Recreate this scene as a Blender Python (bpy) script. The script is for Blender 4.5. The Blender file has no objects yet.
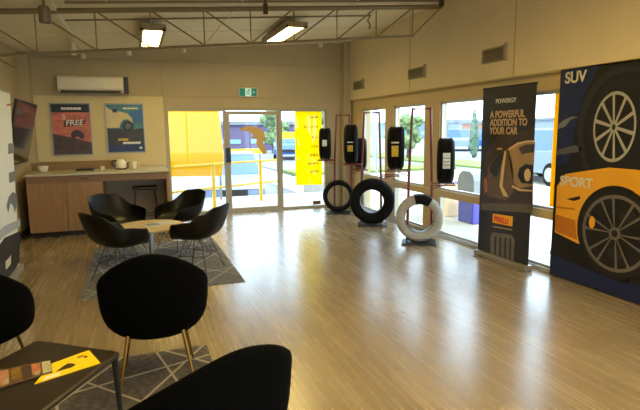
import bpy, bmesh, math, random
from mathutils import Vector, Matrix
random.seed(7)
R = math.radians
S = bpy.context.scene
C = S.collection

# ------------------------------------------------------------------ camera
YAW, PIT, ROL, FPX, CH = R(19.94), R(8.37), R(-0.629), 508.8, 1.6
_f = Vector((math.sin(YAW)*math.cos(PIT), math.cos(YAW)*math.cos(PIT), -math.sin(PIT)))
_r0 = Vector((math.cos(YAW), -math.sin(YAW), 0)); _u0 = _r0.cross(_f)
_r = math.cos(ROL)*_r0 + math.sin(ROL)*_u0
_u = -math.sin(ROL)*_r0 + math.cos(ROL)*_u0
cd = bpy.data.cameras.new('camera'); cam = bpy.data.objects.new('camera', cd); C.objects.link(cam)
cd.sensor_width = 36; cd.lens = FPX/640*36; cd.clip_end = 400
m = Matrix((_r, _u, -_f)).transposed().to_4x4(); m.translation = (0, 0, CH)
cam.matrix_world = m
S.camera = cam

# ------------------------------------------------------------------ world, sun, exposure
S.view_settings.view_transform = 'Standard'; S.view_settings.look = 'None'
S.view_settings.gamma = 1; S.view_settings.exposure = 1.9; S.view_settings.use_curve_mapping = False
W = bpy.data.worlds.new('sky'); S.world = W; W.use_nodes = True
bg = W.node_tree.nodes['Background']; bg.inputs[0].default_value = (0.64, 0.84, 1.0, 1); bg.inputs[1].default_value = 1.6
sd = bpy.data.lights.new('sun', 'SUN'); sd.energy = .9; sd.angle = R(4); sd.color = (1, .95, .86)
sun = bpy.data.objects.new('sun', sd); C.objects.link(sun); sun.rotation_euler = (R(38), 0, R(-12))
LAMP = 7.0          # strength of the ceiling fixtures' diffusers

# ------------------------------------------------------------------ picture -> place helpers (surveying the photo)
CAM = Vector((0, 0, CH))
def ray(x, y): return _f*FPX + _r*(x-320) - _u*(y-205)
def on_x(x, y, X): d = ray(x, y); return CAM + d*(X/d.x)
def on_y(x, y, Y): d = ray(x, y); return CAM + d*(Y/d.y)
def on_z(x, y, Z): d = ray(x, y); return CAM + d*((Z-CH)/d.z)

# ------------------------------------------------------------------ materials
def s2l(c): return tuple(((v/255)/12.92 if v/255 <= .04045 else ((v/255+.055)/1.055)**2.4) for v in c) + (1,)
MATS = {}
def mat(name, rgb, rough=.6, metal=0, var=0, scale=8, bump=0, spec=.5, stretch=None, sheen=0, coat=0):
    if name in MATS: return MATS[name]
    M = bpy.data.materials.new(name); M.use_nodes = True; nt = M.node_tree; b = nt.nodes['Principled BSDF']
    col = s2l(rgb); b.inputs['Base Color'].default_value = col
    b.inputs['Roughness'].default_value = rough; b.inputs['Metallic'].default_value = metal
    b.inputs['Specular IOR Level'].default_value = spec
    if sheen: b.inputs['Sheen Weight'].default_value = sheen
    if coat: b.inputs['Coat Weight'].default_value = coat
    tc = nt.nodes.new('ShaderNodeTexCoord'); mp = nt.nodes.new('ShaderNodeMapping')
    nt.links.new(tc.outputs['Object'], mp.inputs[0])
    if stretch: mp.inputs['Scale'].default_value = stretch
    n = nt.nodes.new('ShaderNodeTexNoise'); n.inputs['Scale'].default_value = scale; n.inputs['Detail'].default_value = 4
    nt.links.new(mp.outputs[0], n.inputs['Vector'])
    if var:
        r = nt.nodes.new('ShaderNodeValToRGB')
        r.color_ramp.elements[0].position = .3; r.color_ramp.elements[1].position = .7
        r.color_ramp.elements[0].color = tuple(v*(1-var) for v in col[:3])+(1,)
        r.color_ramp.elements[1].color = tuple(min(1, v*(1+var)) for v in col[:3])+(1,)
        nt.links.new(n.outputs['Fac'], r.inputs[0]); nt.links.new(r.outputs[0], b.inputs['Base Color'])
    if bump:
        bp = nt.nodes.new('ShaderNodeBump'); bp.inputs['Strength'].default_value = bump; bp.inputs['Distance'].default_value = .01
        nt.links.new(n.outputs['Fac'], bp.inputs['Height']); nt.links.new(bp.outputs[0], b.inputs['Normal'])
    MATS[name] = M; return M

def emis(name, rgb, strength):
    M = bpy.data.materials.new(name); M.use_nodes = True; b = M.node_tree.nodes['Principled BSDF']
    b.inputs['Base Color'].default_value = s2l(rgb)
    b.inputs['Emission Color'].default_value = s2l(rgb); b.inputs['Emission Strength'].default_value = strength
    MATS[name] = M; return M

def glass_mat(name, tint=(1, 1, 1, 1), refl=.07):
    M = bpy.data.materials.new(name); M.use_nodes = True; nt = M.node_tree
    for n in list(nt.nodes): nt.nodes.remove(n)
    o = nt.nodes.new('ShaderNodeOutputMaterial'); mx = nt.nodes.new('ShaderNodeMixShader')
    t = nt.nodes.new('ShaderNodeBsdfTransparent'); g = nt.nodes.new('ShaderNodeBsdfGlossy')
    t.inputs[0].default_value = tint; g.inputs['Roughness'].default_value = .02
    mx.inputs[0].default_value = refl
    nt.links.new(t.outputs[0], mx.inputs[1]); nt.links.new(g.outputs[0], mx.inputs[2]); nt.links.new(mx.outputs[0], o.inputs[0])
    return M

def sheet_mat(name, rgb, k=.6):
    M = bpy.data.materials.new(name); M.use_nodes = True; nt = M.node_tree; b = nt.nodes['Principled BSDF']; o = nt.nodes['Material Output']
    b.inputs['Base Color'].default_value = s2l(rgb); b.inputs['Roughness'].default_value = .8; b.inputs['Specular IOR Level'].default_value = 0
    t = nt.nodes.new('ShaderNodeBsdfTranslucent'); t.inputs[0].default_value = s2l(rgb); mx = nt.nodes.new('ShaderNodeMixShader'); mx.inputs[0].default_value = k
    nt.links.new(b.outputs[0], mx.inputs[1]); nt.links.new(t.outputs[0], mx.inputs[2]); nt.links.new(mx.outputs[0], o.inputs[0])
    MATS[name] = M; return M

def floor_mat():
    M = bpy.data.materials.new('vinyl_planks'); M.use_nodes = True; nt = M.node_tree; b = nt.nodes['Principled BSDF']
    L = nt.links.new
    tc = nt.nodes.new('ShaderNodeTexCoord'); mp = nt.nodes.new('ShaderNodeMapping'); mp.inputs['Rotation'].default_value = (0, 0, R(90))
    L(tc.outputs['Object'], mp.inputs[0])
    br = nt.nodes.new('ShaderNodeTexBrick'); br.offset = .37; br.inputs['Scale'].default_value = 1
    br.inputs['Brick Width'].default_value = .95; br.inputs['Row Height'].default_value = .135
    br.inputs['Mortar Size'].default_value = .001; br.inputs['Bias'].default_value = 0
    br.inputs['Color1'].default_value = s2l((150, 133, 106)); br.inputs['Color2'].default_value = s2l((135, 118, 92))
    br.inputs['Mortar'].default_value = s2l((112, 86, 58))
    L(mp.outputs[0], br.inputs['Vector'])
    m2 = nt.nodes.new('ShaderNodeMapping'); m2.inputs['Scale'].default_value = (14, .5, 1); L(tc.outputs['Object'], m2.inputs[0])
    n = nt.nodes.new('ShaderNodeTexNoise'); n.inputs['Scale'].default_value = 2.2; n.inputs['Detail'].default_value = 3; n.inputs['Roughness'].default_value = .5
    L(m2.outputs[0], n.inputs['Vector'])
    rp = nt.nodes.new('ShaderNodeValToRGB'); rp.color_ramp.elements[0].position = .22; rp.color_ramp.elements[1].position = .78
    rp.color_ramp.elements[0].color = (.84, .83, .82, 1); rp.color_ramp.elements[1].color = (1.08, 1.08, 1.08, 1)
    L(n.outputs['Fac'], rp.inputs[0])
    mx = nt.nodes.new('ShaderNodeMix'); mx.data_type = 'RGBA'; mx.blend_type = 'MULTIPLY'; mx.inputs[0].default_value = 1
    L(br.outputs['Color'], mx.inputs[6]); L(rp.outputs[0], mx.inputs[7]); L(mx.outputs[2], b.inputs['Base Color'])
    mr = nt.nodes.new('ShaderNodeMapRange'); mr.inputs['To Min'].default_value = .24; mr.inputs['To Max'].default_value = .30
    L(n.outputs['Fac'], mr.inputs[0]); L(mr.outputs[0], b.inputs['Roughness'])
    b.inputs['Specular IOR Level'].default_value = .8; b.inputs['Coat Weight'].default_value = .35; b.inputs['Coat Roughness'].default_value = .22
    return M

def rug_mat(name, base, line):
    """woven rug: mottled pile with thin pale crossing lines woven in"""
    M = bpy.data.materials.new(name); M.use_nodes = True; nt = M.node_tree; b = nt.nodes['Principled BSDF']; L = nt.links.new
    tc = nt.nodes.new('ShaderNodeTexCoord')
    n = nt.nodes.new('ShaderNodeTexNoise'); n.inputs['Scale'].default_value = 26; n.inputs['Detail'].default_value = 5; L(tc.outputs['Object'], n.inputs['Vector'])
    rp = nt.nodes.new('ShaderNodeValToRGB'); rp.color_ramp.elements[0].position = .35; rp.color_ramp.elements[1].position = .68
    c = s2l(base); rp.color_ramp.elements[0].color = tuple(v*.62 for v in c[:3])+(1,); rp.color_ramp.elements[1].color = tuple(v*1.35 for v in c[:3])+(1,)
    L(n.outputs['Fac'], rp.inputs[0]); col = rp.outputs[0]
    for ang, sc, w in ((33, 2.1, .018), (-41, 1.7, .018), (74, 1.3, .02), (-12, 1.45, .016)):
        mp = nt.nodes.new('ShaderNodeMapping'); mp.inputs['Rotation'].default_value = (0, 0, R(ang)); mp.inputs['Scale'].default_value = (sc, sc, sc)
        L(tc.outputs['Object'], mp.inputs[0])
        sx = nt.nodes.new('ShaderNodeSeparateXYZ'); L(mp.outputs[0], sx.inputs[0])
        fr = nt.nodes.new('ShaderNodeMath'); fr.operation = 'FRACT'; L(sx.outputs[0], fr.inputs[0])
        lt = nt.nodes.new('ShaderNodeMath'); lt.operation = 'LESS_THAN'; lt.inputs[1].default_value = w*sc; L(fr.outputs[0], lt.inputs[0])
        mx = nt.nodes.new('ShaderNodeMix'); mx.data_type = 'RGBA'; L(lt.outputs[0], mx.inputs[0]); L(col, mx.inputs[6]); mx.inputs[7].default_value = s2l(line)
        col = mx.outputs[2]
    L(col, b.inputs['Base Color']); b.inputs['Roughness'].default_value = .95
    bp = nt.nodes.new('ShaderNodeBump'); bp.inputs['Strength'].default_value = .6; bp.inputs['Distance'].default_value = .006
    L(n.outputs['Fac'], bp.inputs['Height']); L(bp.outputs[0], b.inputs['Normal'])
    return M

# colours
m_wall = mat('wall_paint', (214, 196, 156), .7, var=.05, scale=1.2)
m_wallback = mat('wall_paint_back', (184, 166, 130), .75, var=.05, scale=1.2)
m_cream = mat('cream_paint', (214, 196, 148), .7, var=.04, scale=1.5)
m_ceil = mat('ceiling_paint', (228, 218, 190), .8, var=.05, scale=1.5)
m_trim = mat('trim_paint', (205, 170, 105), .55)
m_joint = mat('joint', (176, 154, 98), .8)
m_post = mat('window_post_paint', (198, 175, 128), .55)
m_alu = mat('anodised_aluminium', (170, 158, 134), .45, .1)
m_alul = mat('light_aluminium', (180, 178, 172), .35, .5)
m_steel = mat('truss_steel', (136, 122, 92), .5, .3)
m_white = mat('white_plastic', (225, 218, 200), .4)
m_darkp = mat('dark_plastic', (26, 24, 24), .45)
m_black = mat('black_gloss', (10, 10, 11), .18)
m_rub = mat('tyre_rubber', (8, 8, 9), .75, var=.15, scale=30, spec=.2)
m_rubd = mat('tyre_groove', (7, 7, 7), .9)
m_rubg = mat('sky_sheen_rubber', (158, 155, 148), .6, var=.12, scale=20)  # pale grey stands in for sky reflected on the tyre's sidewall
m_red = mat('red_powder_coat', (120, 44, 34), .4)
m_oak = mat('oak_laminate', (152, 116, 80), .5, var=.13, scale=3, stretch=(9, 9, .7))
m_oakd = mat('oak_edge', (132, 98, 64), .5, var=.1, scale=3, stretch=(.7, 9, 9))
m_top = mat('worktop_white', (198, 188, 164), .35)
m_under = mat('desk_back_panel', (170, 155, 135), .7)
m_kick = mat('kickboard', (30, 25, 20), .7)
m_tabled = mat('black_brown_tabletop', (40, 32, 28), .32, var=.15, scale=6)
m_velvet = mat('black_velvet', (5, 5, 5), .95, sheen=.0, spec=.05)
m_gold = mat('brass_leg', (150, 112, 52), .3, .9)
m_shell = mat('black_shell_plastic', (6, 6, 7), .4, spec=.3)
m_wire = mat('dark_wire', (70, 70, 72), .35, .8)
m_ltop = mat('light_wood_tabletop', (206, 182, 146), .35, var=.08, scale=3, stretch=(1, 9, 1))
m_pole = mat('satin_steel', (150, 150, 152), .3, .9)
m_yel = mat('yellow_paint', (230, 184, 0), .5)
m_yels = sheet_mat('yellow_sheet', (255, 200, 0), .6)
m_yelt = sheet_mat('faint_ochre_ink', (226, 178, 0), .6)
m_pave = mat('concrete_paving', (176, 166, 150), .9, var=.06, scale=2)
m_road = mat('asphalt', (122, 122, 126), .9, var=.08, scale=4)
m_grass = mat('grass', (110, 122, 52), .95, var=.25, scale=9)
m_leaf = mat('leaves', (96, 116, 74), .8, var=.3, scale=5)
m_leafd = mat('cypress_leaves', (74, 98, 76), .8, var=.3, scale=5)
m_bark = mat('bark', (96, 76, 58), .9, var=.2, scale=8)
m_gl = glass_mat('window_glass', (.97, .99, 1, 1), .022)
m_navy = mat('navy_print', (16, 30, 74), .35)
m_pblack = mat('black_print', (13, 14, 18), .35)
m_pdgrey = mat('charcoal_print', (34, 36, 42), .35)
m_pgrey = mat('grey_print', (110, 112, 118), .35)
m_plgrey = mat('silver_print', (160, 154, 144), .35)
m_pgun = mat('gunmetal_print', (98, 92, 88), .35)
m_pwhite = mat('white_print', (226, 222, 210), .4)
m_pyel = mat('orange_yellow_print', (220, 156, 34), .35, var=.06, scale=2)
m_pyeld = mat('deep_amber_print', (178, 104, 14), .35)

# ------------------------------------------------------------------ geometry helpers
class MB:
    def __init__(s): s.b = bmesh.new()
    def box(s, x0, x1, y0, y1, z0, z1, bev=0):
        r = bmesh.ops.create_cube(s.b, size=1)
        for v in r['verts']:
            v.co = Vector(((x0+x1)/2+v.co.x*(x1-x0), (y0+y1)/2+v.co.y*(y1-y0), (z0+z1)/2+v.co.z*(z1-z0)))
        if bev:
            es = list({e for v in r['verts'] for e in v.link_edges})
            bmesh.ops.bevel(s.b, geom=es, offset=bev, segments=2, affect='EDGES', profile=.6)
        return s
    def tube(s, pts, r, n=10, r2=None, cap=True, closed=False):
        pts = [Vector(p) for p in pts]; k = len(pts); rings = []
        up = None
        for i, p in enumerate(pts):
            if closed: d = (pts[(i+1) % k]-pts[i-1]).normalized()
            else:
                a = pts[max(i-1, 0)]; c = pts[min(i+1, k-1)]
                d1 = (p-a).normalized() if i else (c-p).normalized(); d2 = (c-p).normalized() if i < k-1 else d1
                d = (d1+d2).normalized() if (d1+d2).length > 1e-6 else d1
            if up is None or abs(up.dot(d)) > .99: up = Vector((0, 0, 1)) if abs(d.z) < .9 else Vector((1, 0, 0))
            x = d.cross(up).normalized(); y = x.cross(d).normalized()
            up = y
            rr = r if r2 is None else r+(r2-r)*i/max(k-1, 1)
            if 0 < i < k-1 and not closed:
                cs = max(.5, math.sqrt(max(0, (1+d1.dot(d2))/2)))
                rr = rr/ max(cs, .8)
            rings.append([s.b.verts.new(p+x*math.cos(2*math.pi*j/n)*rr+y*math.sin(2*math.pi*j/n)*rr) for j in range(n)])
        for i in range(k if closed else k-1):
            A, B = rings[i], rings[(i+1) % k]
            for j in range(n): s.b.faces.new((A[j], A[(j+1) % n], B[(j+1) % n], B[j]))
        if cap and not closed:
            s.b.faces.new(rings[0][::-1]); s.b.faces.new(rings[-1])
        return s
    def lathe(s, prof, n=32, c=(0, 0, 0), axis='Z', closed=False, a0=0, a1=360):
        c = Vector(c); full = (a1-a0) >= 359.9; m_ = n if full else n+1; rings = []
        for i in range(m_):
            a = R(a0+(a1-a0)*i/n); ca, sa = math.cos(a), math.sin(a)
            ring = []
            for (r, h) in prof:
                if axis == 'Z': v = Vector((r*ca, r*sa, h))
                elif axis == 'Y': v = Vector((r*ca, h, r*sa))
                else: v = Vector((h, r*ca, r*sa))
                ring.append(s.b.verts.new(c+v))
            rings.append(ring)
        P = len(prof)
        for i in range(n):
            A, B = rings[i], rings[(i+1) % m_]
            for j in range(P if closed else P-1):
                j2 = (j+1) % P
                try: s.b.faces.new((A[j], B[j], B[j2], A[j2]))
                except ValueError: pass
        if not full and closed:
            s.b.faces.new(rings[0]); s.b.faces.new(rings[-1][::-1])
        bmesh.ops.remove_doubles(s.b, verts=s.b.verts, dist=1e-5)
        return s
    def poly(s, pts, thick):
        """flat polygon extruded along vector thick"""
        t = Vector(thick); pts = [Vector(p) for p in pts]
        a = [s.b.verts.new(p) for p in pts]; b = [s.b.verts.new(p+t) for p in pts]; n = len(a)
        f1 = s.b.faces.new(a); f2 = s.b.faces.new(b[::-1])
        for i in range(n): s.b.faces.new((a[i], b[i], b[(i+1) % n], a[(i+1) % n]))
        return s
    def ico(s, c, r, sub=2, sc=(1, 1, 1), jit=0):
        q = bmesh.ops.create_icosphere(s.b, subdivisions=sub, radius=1)
        for v in q['verts']:
            k = 1+random.uniform(-jit, jit)
            v.co = Vector((c[0]+v.co.x*r*sc[0]*k, c[1]+v.co.y*r*sc[1]*k, c[2]+v.co.z*r*sc[2]*k))
        return s
    def build(s, name, m, parent=None, smooth=False, mods=None):
        bmesh.ops.recalc_face_normals(s.b, faces=s.b.faces)
        me = bpy.data.meshes.new(name); s.b.to_mesh(me); s.b.free()
        me.materials.append(m); o = bpy.data.objects.new(name, me); C.objects.link(o)
        if smooth:
            me.shade_smooth()
            me.set_sharp_from_angle(angle=R(40))
        if parent: o.parent = parent
        if mods: mods(o)
        return o

def struct(name, mb, m, parent=None, **k):
    o = mb.build(name, m, parent, **k); o['kind'] = 'structure'; return o
def tag(o, label=None, cat=None, group=None, kind=None):
    if label: o['label'] = label
    if cat: o['category'] = cat
    if group: o['group'] = group
    if kind: o['kind'] = kind
    return o
def thing(name, loc, label, cat, rz=0, group=None):
    o = bpy.data.objects.new(name, None); C.objects.link(o); o.location = loc; o.rotation_euler = (0, 0, rz); o.empty_display_size = .1
    return tag(o, label, cat, group)
def copy_thing(root, loc, rz, label, group=None):
    r = root.copy(); C.objects.link(r); r.location = loc; r.rotation_euler = (0, 0, rz); r['label'] = label
    if group: r['group'] = group
    for ch in list(root.children):
        c = ch.copy(); C.objects.link(c); c.parent = r
        for g in list(ch.children):
            d = g.copy(); C.objects.link(d); d.parent = c
    return r
def text_obj(name, s, size, m, parent, mtx, align='LEFT', ext=.001, squash=1, bold=0):
    cu = bpy.data.curves.new(name, 'FONT'); cu.body = s; cu.size = size; cu.extrude = ext; cu.align_x = align; cu.offset = bold
    cu.space_line = .85
    t = bpy.data.objects.new('tmp', cu); C.objects.link(t)
    dg = bpy.context.evaluated_depsgraph_get(); dg.update()
    me = bpy.data.meshes.new_from_object(t.evaluated_get(dg)); bpy.data.objects.remove(t)
    me.transform(Matrix.Diagonal((squash, 1, 1, 1))); me.transform(mtx)
    me.materials.clear(); me.materials.append(m)
    o = bpy.data.objects.new(name, me); C.objects.link(o); o.parent = parent
    return o
def frame_mtx(o, right, up):
    right = Vector(right).normalized(); up = Vector(up).normalized(); n = right.cross(up)
    M = Matrix((right, up, n)).transposed().to_4x4(); M.translation = Vector(o); return M

# ================================================================== STRUCTURE
XR, YB, XL, YF = 4.24, 9.90, -1.70, -3.2      # right wall, back wall, left wall, wall behind the camera
def zc(x): return 3.035+.076*x                # underside of the sloping ceiling
struct('floor', MB().box(XL-.2, XR+.02, YF-.2, YB+.02, -.12, 0), floor_mat())
b = MB(); b.poly([(XL-.2, YF-.2, zc(XL-.2)), (XR+.5, YF-.2, zc(XR+.5)), (XR+.5, YB+.3, zc(XR+.5)), (XL-.2, YB+.3, zc(XL-.2))], (0, 0, .15))
struct('ceiling', b, m_ceil)
# ceiling sheet joints and shallow battens
b = MB()
for y in (8.2, 5.9, 3.5, 1.1):
    b.poly([(XL, y, zc(XL)-.012), (XR, y, zc(XR)-.012), (XR, y+.03, zc(XR)-.012), (XL, y+.03, zc(XL)-.012)], (0, 0, .013))
for x in (-.2, 1.3, 2.8):
    b.box(x, x+.03, YF, YB, zc(x)-.01, zc(x)+.01)
struct('trim_1', b, m_ceil)
# left wall, wall behind camera
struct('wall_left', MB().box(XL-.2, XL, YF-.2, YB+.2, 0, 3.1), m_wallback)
struct('wall_rear', MB().box(XL-.2, -1.2, YF-.2, YF, 0, 3.6).box(3.9, XR+.3, YF-.2, YF, 0, 3.6).box(-1.2, 3.9, YF-.2, YF, 2.5, 3.6), m_cream)
w = MB()
for (a0, a1, z0, z1) in ((-1.2, 3.9, 2.44, 2.5), (-1.2, 3.9, 0, .06), (-1.2, -1.14, 0, 2.5), (3.84, 3.9, 0, 2.5), (.5, .56, 0, 2.5), (2.2, 2.26, 0, 2.5)):
    w.box(a0, a1, YF-.1, YF-.04, z0, z1)
wf = struct('window_8', w, m_alul); MB().box(-1.16, 3.86, YF-.07, YF-.062, .04, 2.46).build('pane', m_gl, wf)  # unseen rear glazing, added to let daylight fill the room
b = MB().box(XL, XL+.05, YF, 9.4, 2.62, 2.68).box(XL, XL+.16, 9.62, YB, 0, 2.9)
struct('trim_2', b, m_wallback)
# back wall: solid left part, header above the door group, stub on the right
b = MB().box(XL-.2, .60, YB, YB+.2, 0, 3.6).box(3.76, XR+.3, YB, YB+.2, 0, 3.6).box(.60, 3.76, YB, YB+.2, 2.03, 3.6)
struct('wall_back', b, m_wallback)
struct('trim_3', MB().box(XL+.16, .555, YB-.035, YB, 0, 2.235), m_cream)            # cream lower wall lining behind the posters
b = MB().box(.56, XR-.16, YB-.02, YB, 2.235, 2.26).box(.55, .575, YB-.02, YB, 2.03, 2.86).box(XL+.16, XR, YB-.05, YB, 2.86, 2.875)
struct('trim_4', b, m_wallback)
struct('trim_5', MB().box(4.08, XR, YB-.16, YB, 0, 3.33), m_wallback)                # corner column
# right wall: upper part stands slightly proud of the window line; header band; posts; transom; sill
struct('wall_right', MB().box(XR-.02, XR+.2, YF-.2, YB+.2, 2.19, 3.6), m_wall)
b = MB().box(XR+.03, XR+.2, YF, YB, 2.0, 2.19).box(XR+.03, XR+.2, YF-.2, -1.5, 0, 2.0).box(XR+.03, XR+.2, 1.6, 4.05, 0, 2.0).box(XR+.03, XR+.2, 9.25, YB, 0, 2.0)
struct('wall_right_lower', b, m_post)
b = MB()
for y in (7.35, 4.95, 2.9, .4): b.box(XR-.024, XR, y, y+.012, 2.2, 3.34)
b.box(XR-.035, XR, YF, YB, 2.175, 2.195)
struct('trim_6', b, m_joint)
b = MB()
for y0, y1 in ((7.95, 8.28), (6.53, 6.95), (5.36, 5.50)): b.box(XR+.02, XR+.14, y0, y1, 0, 2.0)
b.box(XR+.02, XR+.14, 4.05, 4.27, 0, 2.0)
b.box(XR+.0, XR+.14, 4.27, 9.25, .60, .70)
struct('trim_7', b, m_post)
b = MB().box(XR, XR+.1, 4.27, 9.25, 0, .045)
struct('trim_8', b, m_alul)
b = MB()
for i, (y0, y1) in enumerate(((8.28, 9.25), (6.95, 7.95), (5.50, 6.53), (4.27, 5.36))):
    w = MB()
    for (a0, a1, z0, z1) in ((y0, y1, 1.96, 2.0), (y0, y1, .70, .73), (y0, y0+.03, .70, 2.0), (y1-.03, y1, .70, 2.0), (y0, y1, .045, .075), (y0, y0+.03, .05, .6), (y1-.03, y1, .05, .6)):
        w.box(XR+.04, XR+.09, a0, a1, z0, z1)
    wf = struct('window_%d' % (i+1), w, m_alul)
    MB().box(XR+.06, XR+.068, y0+.01, y1-.01, .06, 1.98).build('pane', m_gl, wf)
# window behind the camera on the same wall
w = MB()
for (a0, a1, z0, z1) in ((-1.5, 1.6, 1.95, 2.0), (-1.5, 1.6, .0, .06), (-1.5, -1.45, 0, 2), (1.55, 1.6, 0, 2), (.02, .08, 0, 2)):
    w.box(XR+.04, XR+.1, a0, a1, z0, z1)
wf = struct('window_5', w, m_alul); MB().box(XR+.06, XR+.068, -1.46, 1.56, .04, 1.97).build('pane', m_gl, wf)
struct('baseboard_left', MB().box(XL, XL+.015, YF, 9.6, 0, .09), m_kick)

# back door group: fixed pane, door leaf, fixed pane
def alu_frame(x0, x1, z0, z1, wl, wr, wt, wb, d0=YB+.02, d1=YB+.09):
    return MB().box(x0, x0+wl, d0, d1, z0, z1).box(x1-wr, x1, d0, d1, z0, z1).box(x0+wl, x1-wr, d0, d1, z1-wt, z1).box(x0+wl, x1-wr, d0, d1, z0, z0+wb)
wf = struct('window_6', alu_frame(.60, 1.67, 0, 2.03, .035, .02, .05, .07), m_alu)
MB().box(.63, 1.66, YB+.05, YB+.058, .06, 2.0).build('pane', m_gl, wf)
wf = struct('window_7', alu_frame(2.79, 3.76, 0, 2.03, .02, .04, .05, .05), m_alu)
MB().box(2.80, 3.73, YB+.05, YB+.058, .04, 2.0).build('pane', m_gl, wf)
dr = struct('door_1', alu_frame(1.65, 2.79, 0, 2.03, .04, .06, .04, .01, YB-.01, YB+.1), m_alu)
leaf = alu_frame(1.69, 2.73, .012, 1.98, .07, .04, .07, .08, YB+.01, YB+.06).build('door_leaf', m_alu, dr)
MB().box(1.75, 2.70, YB+.03, YB+.038, .08, 1.93).build('pane', m_gl, dr)
h = MB().box(1.66, 1.76, YB-.05, YB+.0, 1.0, 1.28, .012).build('door_handle', m_darkp, dr)
# golden winged-foot emblem on the door glass
pts = [(238, 129.5), (247, 126), (257, 127), (263.5, 131), (266, 139), (263, 142), (265, 148), (267.5, 153), (263, 154), (259, 149), (256, 143), (257, 139.5), (251, 137), (255, 135), (248, 133.5), (252, 131.5), (244, 131)]
b = MB(); b.poly([on_y(x, y, YB+.022) for x, y in pts], (0, .004, 0))
b.build('door_emblem', sheet_mat('gold_decal', (200, 168, 116), .7), dr)['label'] = 'golden winged foot emblem on the door glass'
MB().box(3.45, 3.62, YB+.035, YB+.04, .06, .14).build('glass_sticker', mat('brown_decal', (120, 80, 60), .5), wf)
# yellow sheet fixed on the outside of the right-hand pane, with faint ochre lines of writing
t = thing('window_sign', (3.39, YB+.12, .47), 'tall yellow sheet sign with faint lines of writing, right of the glass door', 'sign')
p = MB(); p.b.faces.new([p.b.verts.new(v) for v in ((-.28, 0, 0), (.30, 0, 0), (.30, 0, 1.53), (-.28, 0, 1.53))]); p = p.build('sign_sheet', sheet_mat('yellow_film', (255, 205, 0), .55), t)
for k, (z, w_) in enumerate(((1.38, .2), (1.18, .28), (.97, .1), (.78, .12), (.6, .16), (.43, .2), (.26, .18))):
    x = .22
    while x > .22-w_:
        l = random.uniform(.025, .06); MB().box(x-l, x, -.003, 0, z, z+.035).build('printed_mark', m_yelt, t); x -= l+.018

# ================================================================== OUTSIDE
struct('floor_outside', MB().box(-30, 12.5, 10.12, 12.6, -.8, -.02).box(5.6, 12.5, 12.6, 17.2, -.8, -.02).box(4.46, 12.5, -20, 10.12, -.1, -.02).box(-30, 4.46, -20, -3.42, -.1, -.02), m_pave)
struct('road', MB().box(12.5, 60, -20, 90, -.12, -.03).box(5.6, 12.5, 17.2, 90, -.12, -.03), m_road)
struct('car_park', MB().box(-60, 5.6, 12.6, 90, -.8, -.66), m_road)
g = MB().box(13.2, 15.6, -5, 40, -.04, .05).build('grass_strip', m_grass); tag(g, 'strip of green grass beside the road beyond the side windows', 'grass', kind='stuff')
g = MB().box(5.5, 12.3, 17.6, 19.6, -.04, .06).build('grass_strip', m_grass); tag(g, 'patch of green grass behind the glass door', 'grass', kind='stuff')
t = thing('yellow_barrier', (5.6, 26, -.66), 'long low yellow barrier behind the white car', 'barrier')
MB().box(-1.2, .75, 0, .12, 1.1, 1.35).build('board', m_yel, t)
for x in (-1.0, .55): MB().tube([(x, .06, 0), (x, .06, 1.1)], .05).build('post', m_pole, t)
t = thing('street_sign', (7.7, 26, -.03), 'small yellow street signboard seen left of the yellow sheet sign', 'sign')
MB().box(-.5, .5, 0, .08, 1.2, 1.55).build('board', m_yel, t)
for x in (-.4, .4): MB().tube([(x, .04, 0), (x, .04, 1.2)], .04).build('post', m_pole, t)
# yellow sheet wall to the left of the door
t = thing('yellow_banner', (.95, 12.1, 0), 'big plain yellow fabric banner seen through the left pane', 'banner')
A = [on_y(150, 60, 12.1), on_y(213, 60, 12.1), on_y(219, 112, 12.1), on_y(224, 157, 12.1), on_y(222, 176, 12.1), on_y(150, 177, 12.1)]
MB().poly([Vector(p)-Vector((.95, 12.1, 0)) for p in A], (0, .03, 0)).build('fabric', sheet_mat('amber_fabric', (228, 172, 0), .2), t)
for x in (-.6, .95):
    MB().tube([(x, .08, -.02), (x, .08, 2.6)], .03).build('post', m_pole, t)
# yellow railing
t = thing('railing', (1.52, 10.95, -.02), 'yellow tubular safety railing outside the glass door', 'railing')
d = Vector((1.18, .62, 0)).normalized()
for z, nm in ((.93, 'top_rail'), (.42, 'lower_rail')):
    MB().tube([d*(-1.2)+Vector((0, 0, z)), d*2.0+Vector((0, 0, z))], .025).build(nm, m_yel, t)
for k in (-1.15, .05, 1.38):
    MB().tube([d*k, d*k+Vector((0, 0, .95))], .04).build('post', m_yel, t)

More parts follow.
